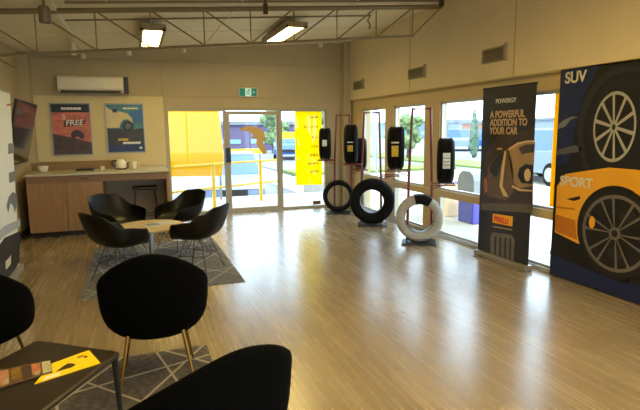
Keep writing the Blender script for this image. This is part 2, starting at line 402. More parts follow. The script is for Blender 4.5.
def make_car(loc, rz, body, label, L=4.4, Wd=1.8, H=1.55, suv=False, group=None):
    t = thing('parked_car', loc, label, 'car', rz, group)
    hw = Wd/2
    prof = [(-L/2, .35), (-L/2, .8), (-L/2+.15, .98), (-L*.28, 1.0), (-L*.28, .98), (L*.25, .95), (L/2-.15, .82), (L/2, .6), (L/2, .32)]
    b = MB(); b.poly([(x, -hw, z) for x, z in prof], (0, Wd, 0))
    bo = b.build('body', body, t, smooth=False, mods=lambda o: setattr(o.modifiers.new('b', 'BEVEL'), 'width', .07))
    rear = -L/2+.12 if suv else -L*.36
    b = MB(); cab = [(rear, .96), (rear+.18, H), (L*.08, H), (L*.26, .95)]
    for sx in (0,):
        v0 = [b.b.verts.new((x, -hw+.06, z)) if z < 1 else b.b.verts.new((x, -hw+.22, z)) for x, z in cab]
        v1 = [b.b.verts.new((x, hw-.06, z)) if z < 1 else b.b.verts.new((x, hw-.22, z)) for x, z in cab]
        b.b.faces.new(v0); b.b.faces.new(v1[::-1])
        for i in range(4): b.b.faces.new((v0[i], v1[i], v1[(i+1) % 4], v0[(i+1) % 4]))
    b.build('cabin_glass', mat('car_glass', (70, 96, 122), .1), t)
    MB().box(rear+.18, L*.08, -hw+.22, hw-.22, H-.01, H+.04, .015).build('roof', body, t)
    for sx in (-1, 1):
        for sy in (-1, 1):
            MB().lathe([(0, -.1), (.27, -.1), (.33, -.08), (.33, .08), (.27, .1), (0, .1)], 20, (sx*L*.31, sy*(hw-.08), .33), 'Y').build('wheel', m_rub, t)
            MB().lathe([(0, -.015), (.2, -.015), (.2, .015), (0, .015)], 16, (sx*L*.31, sy*(hw+.02), .33), 'Y').build('wheel_cap', m_plgrey, t.children[-1])
    for sy in (-1, 1):
        MB().box(L/2-.02, L/2+.03, sy*(hw-.3)-.18, sy*(hw-.3)+.18, .62, .76, .01).build('headlight', m_pwhite, t)
    MB().box(L/2-.01, L/2+.03, -.4, .4, .42, .6).build('grille', m_darkp, t)
    return t
wht = mat('white_car_paint', (112, 130, 160), .25, coat=.5); blu = mat('blue_car_paint', (30, 86, 170), .25, coat=.5)
slv = mat('silver_car_paint', (120, 134, 150), .25, coat=.5)
make_car((3.0, 16.6, -.66), R(-100), wht, 'white car parked facing the glass door, its windscreen blue', 4.4, 1.8, 1.5, True)
make_car((8.6, 29, -.03), R(-105), blu, 'bright blue car parked further off beyond the glass door', 4.2, 1.75, 1.5, True)
for i, (p, rz, mm, lab) in enumerate([((23.3, 33), 52, slv, 'silver car across the road, seen left of the cypress'), ((25.2, 32.0), 52, blu, 'blue car across the road by the foot of the cypress'),
                             ((11.9, 12.3), 82, slv, 'silver car parked outside, seen in the gap right of the black roll-up banner'), ((24, 25.5), 80, wht, 'white car far off across the road, right of the cypress')]):
    make_car((p[0], p[1], -.03), R(rz), mm, lab, group=None)

def building(name, x0, x1, y0, y1, h, wm, label, cols, face, bandm=None, winm=None):
    t = thing(name, ((x0+x1)/2, (y0+y1)/2, -.05), label, 'building')
    hx, hy = (x1-x0)/2, (y1-y0)/2
    MB().box(-hx, hx, -hy, hy, 0, h).build('wall', wm, t)
    MB().box(-hx-.2, hx+.2, -hy-.2, hy+.2, h, h+.3).build('roof', m_pgrey, t)
    winm = winm or mat('shop_glass', (120, 150, 170), .2)
    for k in range(cols):
        if face == 'Y':
            a = -hx+(k+.15)*2*hx/cols; c = -hx+(k+.85)*2*hx/cols; MB().box(a, c, -hy-.06, -hy, .6, h*.45).build('window', winm, t)
        else:
            a = -hy+(k+.15)*2*hy/cols; c = -hy+(k+.85)*2*hy/cols; MB().box(-hx-.06, -hx, a, c, .6, h*.45).build('window', winm, t)
    if bandm:
        if face == 'Y': MB().box(-hx, hx, -hy-.7, -hy, h*.48, h*.56).build('awning', bandm, t)
        else: MB().box(-hx-.7, -hx, -hy, hy, h*.48, h*.56).build('awning', bandm, t)
    return t
building('shop_building', 6.0, 17, 42, 50, 2.15, mat('mauve_grey_cladding', (84, 74, 104), .8), 'low mauve-grey shop building beyond the glass door', 4, 'Y', None)
building('row_building', 46, 54, 40, 68, 2.5, mat('pale_render', (140, 148, 156), .8), 'long pale building across the road behind the cypress', 7, 'X', None)
building('row_building', 42, 45.2, 54.5, 59, 2.3, mat('orange_render', (160, 104, 76), .8), 'orange-brown rendered building across the road left of the cypress', 2, 'X', None)
building('row_building', 46, 54, 72, 105, 2.8, mat('bluegrey_render', (112, 130, 148), .8), 'blue-grey building far behind the tyre stands, seen in the furthest side windows', 7, 'X', None)
building('row_building', 40, 48, 30, 39, 2.6, mat('grey_render', (120, 132, 146), .8), 'grey building across the road, right of the black roll-up banner', 6, 'X', None)

def tree(name, loc, h, r, label, leafm, conical=False):
    t = thing(name, loc, label, 'tree')
    MB().tube([(0, 0, 0), (.05, 0, h*.4), (0, .05, h*.75)], .12 if not conical else .08, r2=.05).build('trunk', m_bark, t)
    b = MB()
    if conical:
        for k in range(14):
            f = k/13; rr = r*(math.sin(math.pi*min(1, .12+f*.9))**.6)*(1-f*.55)+.06
            b.ico((random.uniform(-.05, .05), random.uniform(-.05, .05), h*.12+f*h*.88), rr, 2, (1, 1, 1.5), .16)
    else:
        for k in range(26):
            a = random.uniform(0, 6.28); q = r*random.uniform(.1, .8); z = h*random.uniform(.28, .95)
            b.ico((q*math.cos(a), q*math.sin(a), z), r*random.uniform(.28, .45), 2, (1, 1, .8), .18)
    b.build('foliage', leafm, t); return t
tree('cypress_tree', (17.9, 24, -.03), 2.6, .24, 'tall narrow cypress across the road, seen left of the black roll-up banner', m_leafd, True)
tree('leafy_tree', (13.75, 24, .075), 2.3, .8, 'round green tree seen in the window between the middle and front tyre stands', m_leaf)
tree('leafy_tree', (9.5, 36, -.03), 2.9, 1.1, 'green tree behind the shop, upper right of the door glass', m_leaf)
tree('leafy_tree', (12.3, 34, -.03), 3.0, 1.2, 'green tree seen in the pane left of the yellow sheet sign', m_leaf)
tree('leafy_tree', (19.6, 24.0, -.03), 1.3, .5, 'low green bush across the road, seen beside the cypress foot', m_leaf)
# feather flag
t = thing('feather_flag', (6.0, 12.1, -.02), 'pale blue and mauve feather flag outside, behind the middle tyre stand', 'flag')
MB().tube([(0, 0, 0), (0, 0, 2.0), (.05, .1, 2.3)], .015).build('pole', m_pole, t)
P = [(0, -.02, .5), (0, .2, .55), (0, .3, 1.2), (0, .38, 1.9), (0, .3, 2.25), (0, .05, 2.3), (0, -.02, 2.0)]
MB().poly(P, (.01, 0, 0)).build('fabric', mat('flag_mauve', (176, 180, 224), .7, var=.2, scale=1.5), t)
# grey-lidded thing and blue bin outside the right-hand window
t = thing('waste_bin', (5.55, 7.32, -.02), 'blue-purple bin with a rounded grey lid, outside the side window', 'bin', R(0))
MB().box(-.22, .22, -.22, .22, 0, .5, .03).build('bin_body', mat('violet_blue_plastic', (74, 72, 170), .5), t)
pr = [(-.23, .5), (.23, .5), (.23, .74), (.19, .84), (.1, .9), (-.1, .9), (-.19, .84), (-.23, .74)]
MB().poly([(-.23, y, z) for y, z in pr], (.46, 0, 0)).build('lid', mat('bin_grey', (128, 134, 138), .5), t)
t = thing('storage_box', (5.5, 8.15, -.02), 'beige cabinet standing outside left of the blue-purple bin', 'box')
MB().box(-.2, .2, -.2, .2, 0, .62, .02).build('box_body', mat('beige_box', (220, 190, 150), .6), t)
MB().box(-.22, .22, -.22, .22, .62, .66, .01).build('lid', mat('mauve_lid', (150, 130, 180), .6), t)
t = thing('marker_post', (4.9, 7.75, -.02), 'short yellow bollard outside, beside the front tyre stand', 'bollard')
MB().tube([(0, 0, 0), (0, 0, .72)], .045).build('shaft', m_yel, t); MB().ico((0, 0, .72), .045).build('cap', m_yel, t)
# yellow upright strip at the window edge beside the poster
t = thing('yellow_strip', (XR+.005, 4.27, .74), 'narrow upright yellow strip at the window edge beside the wheel poster', 'strip')
MB().box(.03, .034, -.02, .09, 0, 1.22).build('strip_board', MATS['yellow_film'], t)

# ================================================================== TRUSS, TRACKS, CEILING LIGHTS
TY = 6.44
t = thing('roof_truss', (1.4, TY, zc(1.4)-.12), 'open steel roof truss of angle bars below the sloping ceiling', 'truss')
org = Vector((1.4, TY, zc(1.4)-.12))
def zt(x): return zc(x)-.03
def zb(x): return 2.545+.09*x
b = MB().tube([Vector((XL+.02, TY, zt(XL)-.03))-org, Vector((XR-.05, TY, zt(XR)-.03))-org], .03, 4).build('top_chord', m_steel, t)
MB().tube([Vector((XL+.02, TY, zb(XL)))-org, Vector((3.74, TY, zb(3.74)))-org], .015, 4).build('bottom_chord', m_steel, t)
xs = [-1.52, -.92, -.32, .27, .88, 1.45, 2.01, 2.6, 3.17, 3.73]
for i, x in enumerate(xs):
    MB().tube([Vector((x, TY, zt(x)-.03))-org, Vector((x, TY, zb(x)))-org], .008, 6).build('strut', m_steel, t)
    if i < 5: a, c = (xs[i], zt(xs[i])-.03), (xs[i+1], zb(xs[i+1]))
    elif i < 9: a, c = (xs[i], zb(xs[i])), (xs[i+1], zt(xs[i+1])-.03)
    else: a, c = (3.73, zb(3.73)), (XR-.06, zt(XR-.06)-.03)
    MB().tube([Vector((a[0], TY, a[1]))-org, Vector((c[0], TY, c[1]))-org], .010, 6).build('web_bar', m_steel, t)
def along(name, x0, x1, y, dz, r, label, cat, m, n=6, grp=None):
    mx = (x0+x1)/2; o = Vector((mx, y, zc(mx)-dz))
    ob = MB().tube([Vector((x0, y, zc(x0)-dz))-o, Vector((x1, y, zc(x1)-dz))-o], r, n).build(name, m); ob.location = o
    return tag(ob, label, cat, grp)
along('ceiling_conduit', -.75, 3.46, 7.2, .012, .011, 'thin steel conduit across the ceiling behind the truss', 'conduit', m_steel)
along('ceiling_conduit', -.6, 4.1, 6.27, .014, .014, 'steel conduit across the ceiling at the top edge, in front of the truss', 'conduit', m_steel)
# white track along the room on the left
ob = MB().box(-.03, .03, -5.2, 3.0, -.03, .03).build('lighting_track', m_white); ob.location = (-.73, 6.6, zc(-.73)-.035)
tag(ob, 'white lighting track running down the left side of the ceiling', 'track')
def spot(x, y, l, r, label, m=m_white, tilt=0, drop=.02):
    t = thing('spotlight', (x, y, zc(x)-drop), label, 'spotlight', tilt, 'ceiling spotlights')
    MB().tube([(0, 0, 0), (0, 0, -.07)], .012).build('stem', m, t)
    MB().lathe([(0, 0), (r*.8, 0), (r, -.02), (r, -l), (r*.85, -l), (r*.8, -l+.02), (0, -l+.02)], 20, (0, 0, -.06)).build('can', m, t)
    MB().lathe([(0, -l+.018), (r*.8, -l+.018), (r*.8, -l+.015), (0, -l+.015)], 20, (0, 0, -.06)).build('lens', m_darkp, t)
    return t
spot(-.74, 8.45, .13, .035, 'white spotlight with dark mouth hanging at far end of left track', drop=.06)
spot(-.70, 9.62, .07, .045, 'small white spotlight close to the back wall, above the air conditioner left end')
spot(.02, 9.45, .07, .045, 'small white spotlight close to the back wall, above the air conditioner right end')
spot(.93, 9.45, .05, .04, 'small white spotlight close to the back wall, above the left glass pane')
spot(3.42, 9.3, .07, .045, 'small white spotlight close to the back wall, left of the corner column')
mbr = mat('bronze_can', (120, 104, 84), .4, .3)
spot(-.76, 5.95, .16, .055, 'large bronze-grey spotlight hanging nearest on the left track', mbr, drop=.06)
spot(1.57, 6.15, .12, .03, 'dark slim spotlight hanging at the top edge, between the two ceiling lights', mat('dark_bronze', (70, 60, 48), .4, .3), drop=.0)
spot(3.90, 6.0, .08, .035, 'dark spotlight at the top right, by the truss end', mat('dark_bronze', (70, 60, 48), .4, .3), drop=.0)
# loose hanging cable
ob = MB().tube([(0, 0, 0), (.01, 0, -.06), (-.02, 0, -.12), (.02, 0, -.18), (0, 0, -.24)], .01, 6).build('loose_cable', mat('cable_grey', (120, 112, 92), .6)); ob.location = (3.33, 7.0, zc(3.33))
tag(ob, 'short loose cable dangling from the ceiling near the truss end', 'cable')

m_lamp = emis('warm_diffuser', (255, 226, 138), LAMP)
def fixture(x0, x1, y0, y1, label, hang=.13):
    xm, ym = (x0+x1)/2, (y0+y1)/2
    t = thing('ceiling_light', (xm, ym, zc(xm)-hang), label, 'ceiling light', 0, 'recessed style fluorescent lights'.replace('recessed style ', 'hanging '))
    hx, hy = (x1-x0)/2, (y1-y0)/2
    MB().box(-hx, hx, -hy, hy, .0, .05).box(-hx, -hx+.04, -hy, hy, -.03, 0).box(hx-.04, hx, -hy, hy, -.03, 0).box(-hx, hx, -hy, -hy+.04, -.03, 0).box(-hx, hx, hy-.04, hy, -.03, 0).build('housing', mat('lamp_housing', (150, 128, 92), .5), t)
    MB().box(-hx+.04, hx-.04, -hy+.04, hy-.04, -.015, -.002).build('diffuser', m_lamp, t)
    for sy in (-1, 1):
        MB().tube([(0, sy*hy*.7, .05), (0, sy*hy*.7, hang)], .006, 6).build('hanger', m_steel, t)
fixture(.17, .49, 7.15, 8.6, 'glowing yellow ceiling light on the left, above the posters')
fixture(2.12, 2.44, 7.15, 8.6, 'glowing yellow ceiling light on the right, above the exit sign')
for x in (.12, 2.10):  # extra fixtures out of view, added as fill light for the interior
    for y in (2.6, .6, -1.6):
        fixture(x, x+.38, y, y+1.5, 'unseen yellow ceiling light added behind the viewer to brighten the room')

# ================================================================== BACK WALL THINGS
# air conditioner
t = thing('air_conditioner', (-.62, YB-.02, 2.28), 'white wall-mounted split air conditioner above the two framed posters', 'air conditioner')
pr = [(0, 0), (-.16, 0), (-.22, .05), (-.235, .12), (-.22, .25), (-.18, .275), (0, .275)]
MB().poly([(-.52, y, z) for y, z in pr], (1.04, 0, 0)).build('casing', m_white, t, mods=lambda o: setattr(o.modifiers.new('b', 'BEVEL'), 'width', .012))
MB().box(-.47, .47, -.225, -.12, -.006, .03).build('air_outlet', mat('vent_dark', (70, 60, 46), .7), t)
MB().box(.525, .60, -.2, 0, .0, .27, .005).build('side_shadow', m_darkp, t)  # dark block standing in for the shadow at the casing's right end
# exit sign
t = thing('exit_sign', (2.13, YB-.06, 2.25), 'green exit sign with a white running figure above the glass door', 'sign')
m_green = emis('exit_green', (0, 112, 96), .12); m_exw = emis('exit_white', (190, 235, 220), .1)
MB().box(-.18, .18, 0, .055, 0, .17, .008).build('housing', m_white, t)
MB().box(-.165, -.06, -.004, 0, .012, .158).build('green_panel', m_green, t); MB().box(.06, .165, -.004, 0, .012, .158).build('green_panel', m_green, t)
MB().box(-.06, .06, -.004, 0, .012, .158).build('white_panel', m_exw, t)
b = MB()
b.lathe([(0, -.006), (.014, -.006), (.014, -.004), (0, -.004)], 12, (.012, 0, .13), 'Y')
for q in ([(0, .115), (.012, .12), (-.004, .07), (-.016, .07)], [(-.004, .078), (.026, .06), (.022, .05), (-.014, .066)], [(.026, .06), (.02, .028), (.012, .03), (.018, .058)],
          [(-.016, .075), (-.024, .042), (-.048, .034), (-.048, .043), (-.03, .05), (-.02, .08)], [(.004, .115), (.036, .095), (.034, .086), (.004, .104)], [(-.002, .115), (-.034, .105), (-.034, .096), (0, .106)]):
    b.poly([(x, -.006, z) for x, z in q], (0, .002, 0))
b.build('running_figure', m_green, t)
text_obj('exit_arrow', '>', .1, m_exw, t, frame_mtx((.08, -.0045, .05), (1, 0, 0), (0, 0, 1)))

# two framed posters
def poster_frame(x0, x1, z0, z1, label):
    o = Vector(((x0+x1)/2, YB-.037, z0)); t = thing('framed_poster', o, label, 'poster')
    w = (x1-x0)/2; h_ = z1-z0
    MB().box(-w-.02, w+.02, -.02, 0, -.02, .0).box(-w-.02, w+.02, -.02, 0, h_, h_+.02).box(-w-.02, -w, -.02, 0, 0, h_).box(w, w+.02, -.02, 0, 0, h_).build('snap_frame', mat('silver_frame', (150, 145, 130), .35, .6), t)
    return t, w, h_
def rect_art(name, t, x0, x1, z0, z1, m, lay): return MB().box(x0, x1, -.004-.001*lay, -.003, z0, z1).build(name, m, t)
def poly_art(name, t, pts, m, lay): return MB().poly([(x, -.004-.001*lay, z) for x, z in pts], (0, .0008, 0)).build(name, m, t)
t, w, hh = poster_frame(-1.29, -.69, 1.23, 2.09, 'framed red and black advertising poster reading FREE, the left of the two')
rect_art('poster_sheet', t, -w, w, 0, hh, mat('sunset_red', (196, 108, 88), .4, var=.3, scale=4, stretch=(1, 1, 3)), 0)
rect_art('top_band', t, -w, w, hh-.14, hh, m_pblack, 1)
poly_art('foreground', t, [(-w, 0), (w, 0), (w, .2), (.1, .26), (-.05, .3), (-w, .36)], mat('dark_maroon', (74, 50, 42), .4, var=.4, scale=12), 1)
b = MB()
x = -.14
for l in (.045, .03, .05, .035, .04, .03, .045): b.box(x, x+l, -.008, -.003, hh-.095, hh-.055); x += l+.006
b.build('headline_bar', m_pwhite, t)
poly_art('dark_ribbon', t, [(-.13, .47), (.2, .5), (.24, .6), (-.1, .585)], mat('ribbon_dark', (86, 18, 22), .4), 2)
text_obj('word_free', 'FREE', .135, m_pwhite, t, frame_mtx((-.09, -.009, .493), (1, 0, .04), (.12, 0, 1)), bold=.002)
text_obj('small_figure', '3', .12, m_pwhite, t, frame_mtx((-.14, -.0085, .6), (1, 0, 0), (0, 0, 1)))
# desert buggy silhouette
b = MB(); b.poly([(x, -.0075, z) for x, z in [(-.02, .34), (0, .39), (.05, .42), (.13, .41), (.17, .36), (.2, .33), (.18, .3), (0, .3)]], (0, .001, 0))
b.lathe([(0, -.009), (.035, -.009), (.035, -.006), (0, -.006)], 14, (.02, 0, .3), 'Y'); b.lathe([(0, -.009), (.035, -.009), (.035, -.006), (0, -.006)], 14, (.15, 0, .3), 'Y')
b.build('buggy_picture', mat('buggy_dark', (60, 34, 32), .4), t)
t, w, hh = poster_frame(-.42, .19, 1.25, 2.09, 'framed blue poster of a white car wheel arch, the right of the two')
rect_art('poster_sheet', t, -w, w, 0, hh, mat('teal_sky', (62, 116, 128), .4, var=.2, scale=3), 0)
poly_art('blue_glow', t, [(.02, .62), (.1, .72), (w, .74), (w, .55), (.15, .5)], mat('bright_blue_ink', (38, 98, 158), .4), 1)
poly_art('dark_ground', t, [(-w, 0), (w, 0), (w, .42), (.1, .4), (-w, .42)], mat('ground_ink', (46, 40, 32), .4, var=.4, scale=9), 1)
poly_art('navy_band', t, [(-w, 0), (w, 0), (w, .16), (-w, .1)], mat('navy_ink', (24, 40, 84), .4), 2)
poly_art('car_fender', t, [(-w, .43), (-.1, .43), (-.08, .5), (-.03, .57), (.03, .58), (.09, .55), (.13, .5), (.12, .6), (.05, .68), (-.1, .72), (-.22, .74), (-w, .8)], mat('cream_car_ink', (206, 190, 140), .4, var=.08), 2)
b = MB().lathe([(0, -.009), (.095, -.009), (.095, -.006), (0, -.006)], 24, (.045, 0, .46), 'Y'); b.build('wheel_picture', m_pblack, t)
b = MB()
for k in range(7):
    a = k*2*math.pi/7; b.poly([(.045+math.cos(a+e)*r_, -.0098, .46+math.sin(a+e)*r_) for r_, e in ((.01, .9), (.06, .14), (.06, -.14), (.01, -.9))], (0, .0006, 0))
b.build('wheel_spokes', mat('spoke_ink', (96, 112, 110), .4), t)
rect_art('side_window', t, -.2, -.12, .7, .76, m_pblack, 3)
b = MB(); x = -.14
for l in (.04, .03, .05, .03): b.poly([(x, -.0085, .2), (x+l, -.0085, .2), (x+l+.01, -.0085, .24), (x+.01, -.0085, .24)], (0, .001, 0)); x += l+.006
b.build('yellow_line', mat('yellow_ink', (220, 190, 50), .4), t)
b = MB(); x = -.06
for l in (.04, .03, .05, .03, .04, .03, .045): b.poly([(x, -.0085, .14), (x+l, -.0085, .14), (x+l+.01, -.0085, .18), (x+.01, -.0085, .18)], (0, .001, 0)); x += l+.005
b.build('white_line', m_pwhite, t)
b = MB(); x = -.02
for l in (.06, .05, .07, .04): b.box(x, x+l, -.0085, -.005, hh-.08, hh-.055); x += l+.008
b.build('headline_bar', m_pwhite, t)
MB().lathe([(0, -.0095), (.025, -.0095), (.025, -.006), (0, -.006)], 16, (.24, 0, .07), 'Y').build('round_badge', mat('mint_ink', (180, 220, 190), .4), t)

# ================================================================== COUNTER
cx0, cx1, cf = -1.56, .52, 8.68
t = thing('cabinet', ((cx0-.49)/2, 9.2, 0), 'oak-laminate base cabinet under the left part of the counter', 'cabinet')
ox = (cx0-.49)/2
MB().box(cx0-ox, -.49-ox, cf-9.2+.02, .6, .08, .951).build('carcass', m_oak, t)
MB().box(cx0-ox+.03, -.49-ox-.02, cf-9.2+.06, .6, 0, .08).build('kickboard', m_kick, t)
n = 2; x0 = cx0-ox
for k in range(n):
    wd = (-.49-cx0)/n
    MB().box(x0+k*wd+.004, x0+(k+1)*wd-.004, cf-9.2, cf-9.2+.02, .085, .84, .002).build('door', m_oak, t)
MB().box(x0+.004, x0+(-.49-cx0)-.004, cf-9.2, cf-9.2+.02, .85, .94, .002).build('drawer_front', m_oakd, t)
MB().box(-.12+.33, .0+.33, cf-9.2-.004, cf-9.2+.001, .885, .9).build('pull_slot', m_darkp, t)
t = thing('desk_section', (.02, 9.2, 0), 'open desk section of the counter with knee space beside the cabinet', 'desk')
MB().box(-.505, .46, cf-9.2, cf-9.2+.03, .84, .94).build('apron', m_oakd, t)
MB().box(.455, .50, cf-9.2, .6, 0, .94).build('side_panel', m_oak, t)
MB().box(-.505, .455, .38, .42, 0, .94).build('back_panel', m_under, t)
ob = MB().box(-1.06, 1.05, -.54, .64, 0, .026, .004).build('worktop', m_top); ob.location = (-.52, 9.2, .952)
tag(ob, 'long pale worktop lying over the oak cabinet and desk section', 'worktop')
ob = MB().box(-.76, .76, -.11, .12, 0, .13).build('ledge_box', mat('ledge_wood', (140, 112, 72), .6)); ob.location = (-.86, 9.71, .978)
tag(ob, 'low boxed ledge along the wall at the back of the worktop', 'ledge')
# things on the worktop
def wt(x, y): p = on_z(x, y, .979); return (p.x, min(p.y, 9.5), .979)
def cup_prof(r, h_): return [(0, 0), (r*.7, 0), (r*.78, .004), (r, h_), (r-.006, h_), (r*.72, .01), (0, .01)]
t = thing('bowl', (-1.40, 9.3, .979), 'white bowl near the left end of the worktop', 'bowl')
MB().lathe(cup_prof(.08, .09), 24).build('bowl_body', m_white, t, smooth=True)
MB().lathe([(.074, .085), (.082, .085), (.082, .095), (.074, .095)], 24, closed=True).build('rim', m_white, t)
t = thing('tray', (-.78, 9.28, .979), 'flat black tray lying in the middle of the worktop', 'tray')
MB().box(-.13, .13, -.08, .08, 0, .012, .003).build('tray_base', m_darkp, t)
MB().box(-.13, .13, -.085, -.075, .0, .03).box(-.13, .13, .075, .085, 0, .03).box(-.135, -.125, -.08, .08, 0, .03).box(.125, .135, -.08, .08, 0, .03).build('tray_rim', m_darkp, t)
t = thing('kettle', (-.22, 9.3, .979), 'white kettle with black base on the worktop', 'kettle')
MB().lathe([(0, .02), (.085, .02), (.09, .05), (.08, .13), (.055, .16), (0, .17)], 24).build('kettle_body', m_white, t, smooth=True)
MB().lathe([(0, 0), (.09, 0), (.09, .02), (0, .02)], 24).build('base', m_darkp, t)
MB().tube([(-.06, 0, .15), (-.13, 0, .14), (-.14, 0, .08), (-.085, 0, .04)], .012).build('handle', m_darkp, t)
MB().tube([(.07, 0, .11), (.13, 0, .15)], .02, r2=.01).build('spout', m_white, t)
def mug(x, y, label, k=1):
    t = thing('mug', (x, y, .979), label, 'mug')
    MB().lathe(cup_prof(.05*k, .11*k), 20).build('mug_body', m_white, t, smooth=True)
    MB().tube([(.045*k, 0, .09*k), (.08*k, 0, .08*k), (.08*k, 0, .04*k), (.042*k, 0, .03*k)], .008, 8).build('handle', m_white, t)
mug(-.02, 9.32, 'white mug to the right of the kettle on the worktop', 1.15)
mug(-.52, 9.2, 'small white cup between the black tray and the kettle', .6)
# stool
def tubes_between(name, segs, r, m, t, n=8):
    b = MB()
    for s_ in segs: b.tube(s_, r, n)
    return b.build(name, m, t)
t = thing('bar_stool', (.14, 9.0, 0), 'dark bar stool with thin legs tucked under the counter desk', 'stool')
MB().box(-.2, .2, -.16, .16, .655, .70, .018).build('seat', m_darkp, t)
for sx in (-1, 1):
    for sy in (-1, 1):
        MB().tube([(sx*.15, sy*.12, .66), (sx*.21, sy*.17, 0)], .011, 8).build('leg', m_wire, t)
f = [(-.19, -.15), (.19, -.15), (.19, .15), (-.19, .15)]
MB().tube([(x, y, .22) for x, y in f], .008, 8, closed=True).build('foot_rail', m_wire, t)

# ================================================================== RIGHT WALL VENTS
def vent(y0, y1, z0, z1, label):
    t = thing('wall_vent', (XR-.02, (y0+y1)/2, z0), label, 'vent', 0, 'grey louvred wall vents'); hy = (y1-y0)/2; h_ = z1-z0
    MB().box(-.02, 0, -hy, hy, 0, .015).box(-.02, 0, -hy, hy, h_-.015, h_).box(-.02, 0, -hy, -hy+.015, 0, h_).box(-.02, 0, hy-.015, hy, 0, h_).build('frame', mat('vent_grey', (150, 136, 112), .5), t)
    b = MB()
    for k in range(8):
        z = .02+(h_-.04)*k/7; b.poly([(-.004, -hy+.012, z), (-.004, hy-.012, z), (-.016, hy-.012, z-.012), (-.016, -hy+.012, z-.012)], (0, 0, .003))
    b.build('louvres', mat('vent_grey', (150, 136, 112), .5), t)
    MB().box(-.003, 0, -hy+.01, hy-.01, .01, h_-.01).build('backing', mat('vent_backing', (70, 62, 52), .8), t)
    MB().box(-.035, 0, -hy-.05, -hy-.03, -.01, h_+.02).build('side_fin', mat('vent_grey', (150, 136, 112), .5), t)
vent(5.12, 5.53, 2.40, 2.575, 'grey louvred vent on the right wall, the nearest and largest of three')
vent(6.92, 7.38, 2.38, 2.545, 'grey louvred vent on the right wall, the middle of three')
vent(9.12, 9.55, 2.385, 2.545, 'grey louvred vent on the right wall, the furthest, beside the corner column')

# ================================================================== BIG WHEEL POSTER (right)
PX = 4.205
def pz(x, y): p = on_x(x, y, PX); return p.y, p.z
t = thing('wheel_poster', (PX+.01, 3.2, 0.01), 'large dark wall poster reading SUV and SPORT with car wheels', 'poster')
O = Vector((PX+.01, 3.2, .01))
PY0, PY1, PZ1 = 2.15, 4.23, 2.18
MB().box(-.01, .012, PY0-3.2, PY1-3.2, 0, PZ1).build('poster_panel', m_pblack, t)
def wart(name, pts, m, lay, par=None):   # pts: (Y, Z) on the poster
    x = -.010-.0012*lay
    return MB().poly([(x, a-3.2, c-.01) for a, c in pts], (-.0008, 0, 0)).build(name, m, par or t)
Q = lambda L_: [pz(*p) for p in L_]
def ell(cy, cz, ry, rz_, n=48, a0=0, a1=360, sk=0): return [(cy+ry*math.cos(R(a0+(a1-a0)*k/n))+sk*math.sin(R(a0+(a1-a0)*k/n)), cz+rz_*math.sin(R(a0+(a1-a0)*k/n))) for k in range(n if a1-a0 >= 360 else n+1)]
wart('navy_corner', [(PY1, PZ1), (3.75, PZ1), (3.9, 1.95), (4.0, 1.6), (4.06, 1.25), (PY1, 1.2)], m_navy, 1)
wart('navy_foot', [(PY1, 0.02), (PY0, .02), (PY0, .16), (3.3, .18), (PY1, .24)], m_navy, 1)
wart('body_streak', [(PY1, 1.63), (4.14, 1.68), (4.05, 1.71), (3.97, 1.7), (4.06, 1.68), (4.13, 1.61), (PY1, 1.58)], m_pgrey, 2)
wart('body_streak', [(PY1, 1.36), (4.0, 1.42), (3.9, 1.40), (3.9, 1.36), (PY1, 1.31)], mat('streak_grey', (78, 80, 88), .35), 2)
# SUV arch and tyre
wart('suv_arch', ell(3.5, 1.58, .47, .57), m_pdgrey, 2)
wart('suv_arch_shadow', ell(3.47, 1.56, .43, .53), m_pblack, 3)
wart('suv_tyre', ell(3.50, 1.58, .335, .455), mat('print_tyre', (24, 24, 27), .35), 4)
def wheel_art(cy, cz, ry, rz_, spokes, m_rim, pre, lay, hub=.16, w0=.05, w1=.09, split=False):
    ring = MB(); x = -.010-.0012*lay; n = 56
    def P_(r_, a): return (x, cy-3.2+ry*r_*math.cos(a), cz-.01+rz_*r_*math.sin(a))
    wp = wart('wheel_picture', ell(cy, cz, ry, rz_), mat('print_well', (20, 19, 22), .35), lay-1)
    for k in range(n):
        a, c = 2*math.pi*k/n, 2*math.pi*(k+1)/n
        ring.poly([P_(1, a), P_(1, c), P_(.91, c), P_(.91, a)], (-.0005, 0, 0))
    ring.build('wheel_rim', m_rim, wp)
    for k in range(spokes):
        a = 2*math.pi*k/spokes+.2
        for s_ in ((-1, 1) if split else (0,)):
            a_in = a+s_*.10; a_out = a+s_*.2
            MB().poly([P_(.12, a_in-.35 if not split else a_in-.12), P_(.12, a_in+.35 if not split else a_in+.12), P_(.93, a_out+w0), P_(.93, a_out-w0)], (-.0008, 0, 0)).build('wheel_spoke', m_rim, wp)
    MB().poly([P_(hub, 2*math.pi*k/20) for k in range(20)], (-.0014, 0, 0)).build('wheel_hub', m_rim, wp)
    MB().poly([P_(hub*.55, 2*math.pi*k/20) for k in range(20)], (-.0018, 0, 0)).build('wheel_cap', m_pdgrey, wp)
cy, cz = pz(614.5, 127)
wheel_art(cy, cz, .225, .325, 10, m_plgrey, 'suv_wheel', 7, w0=.06)
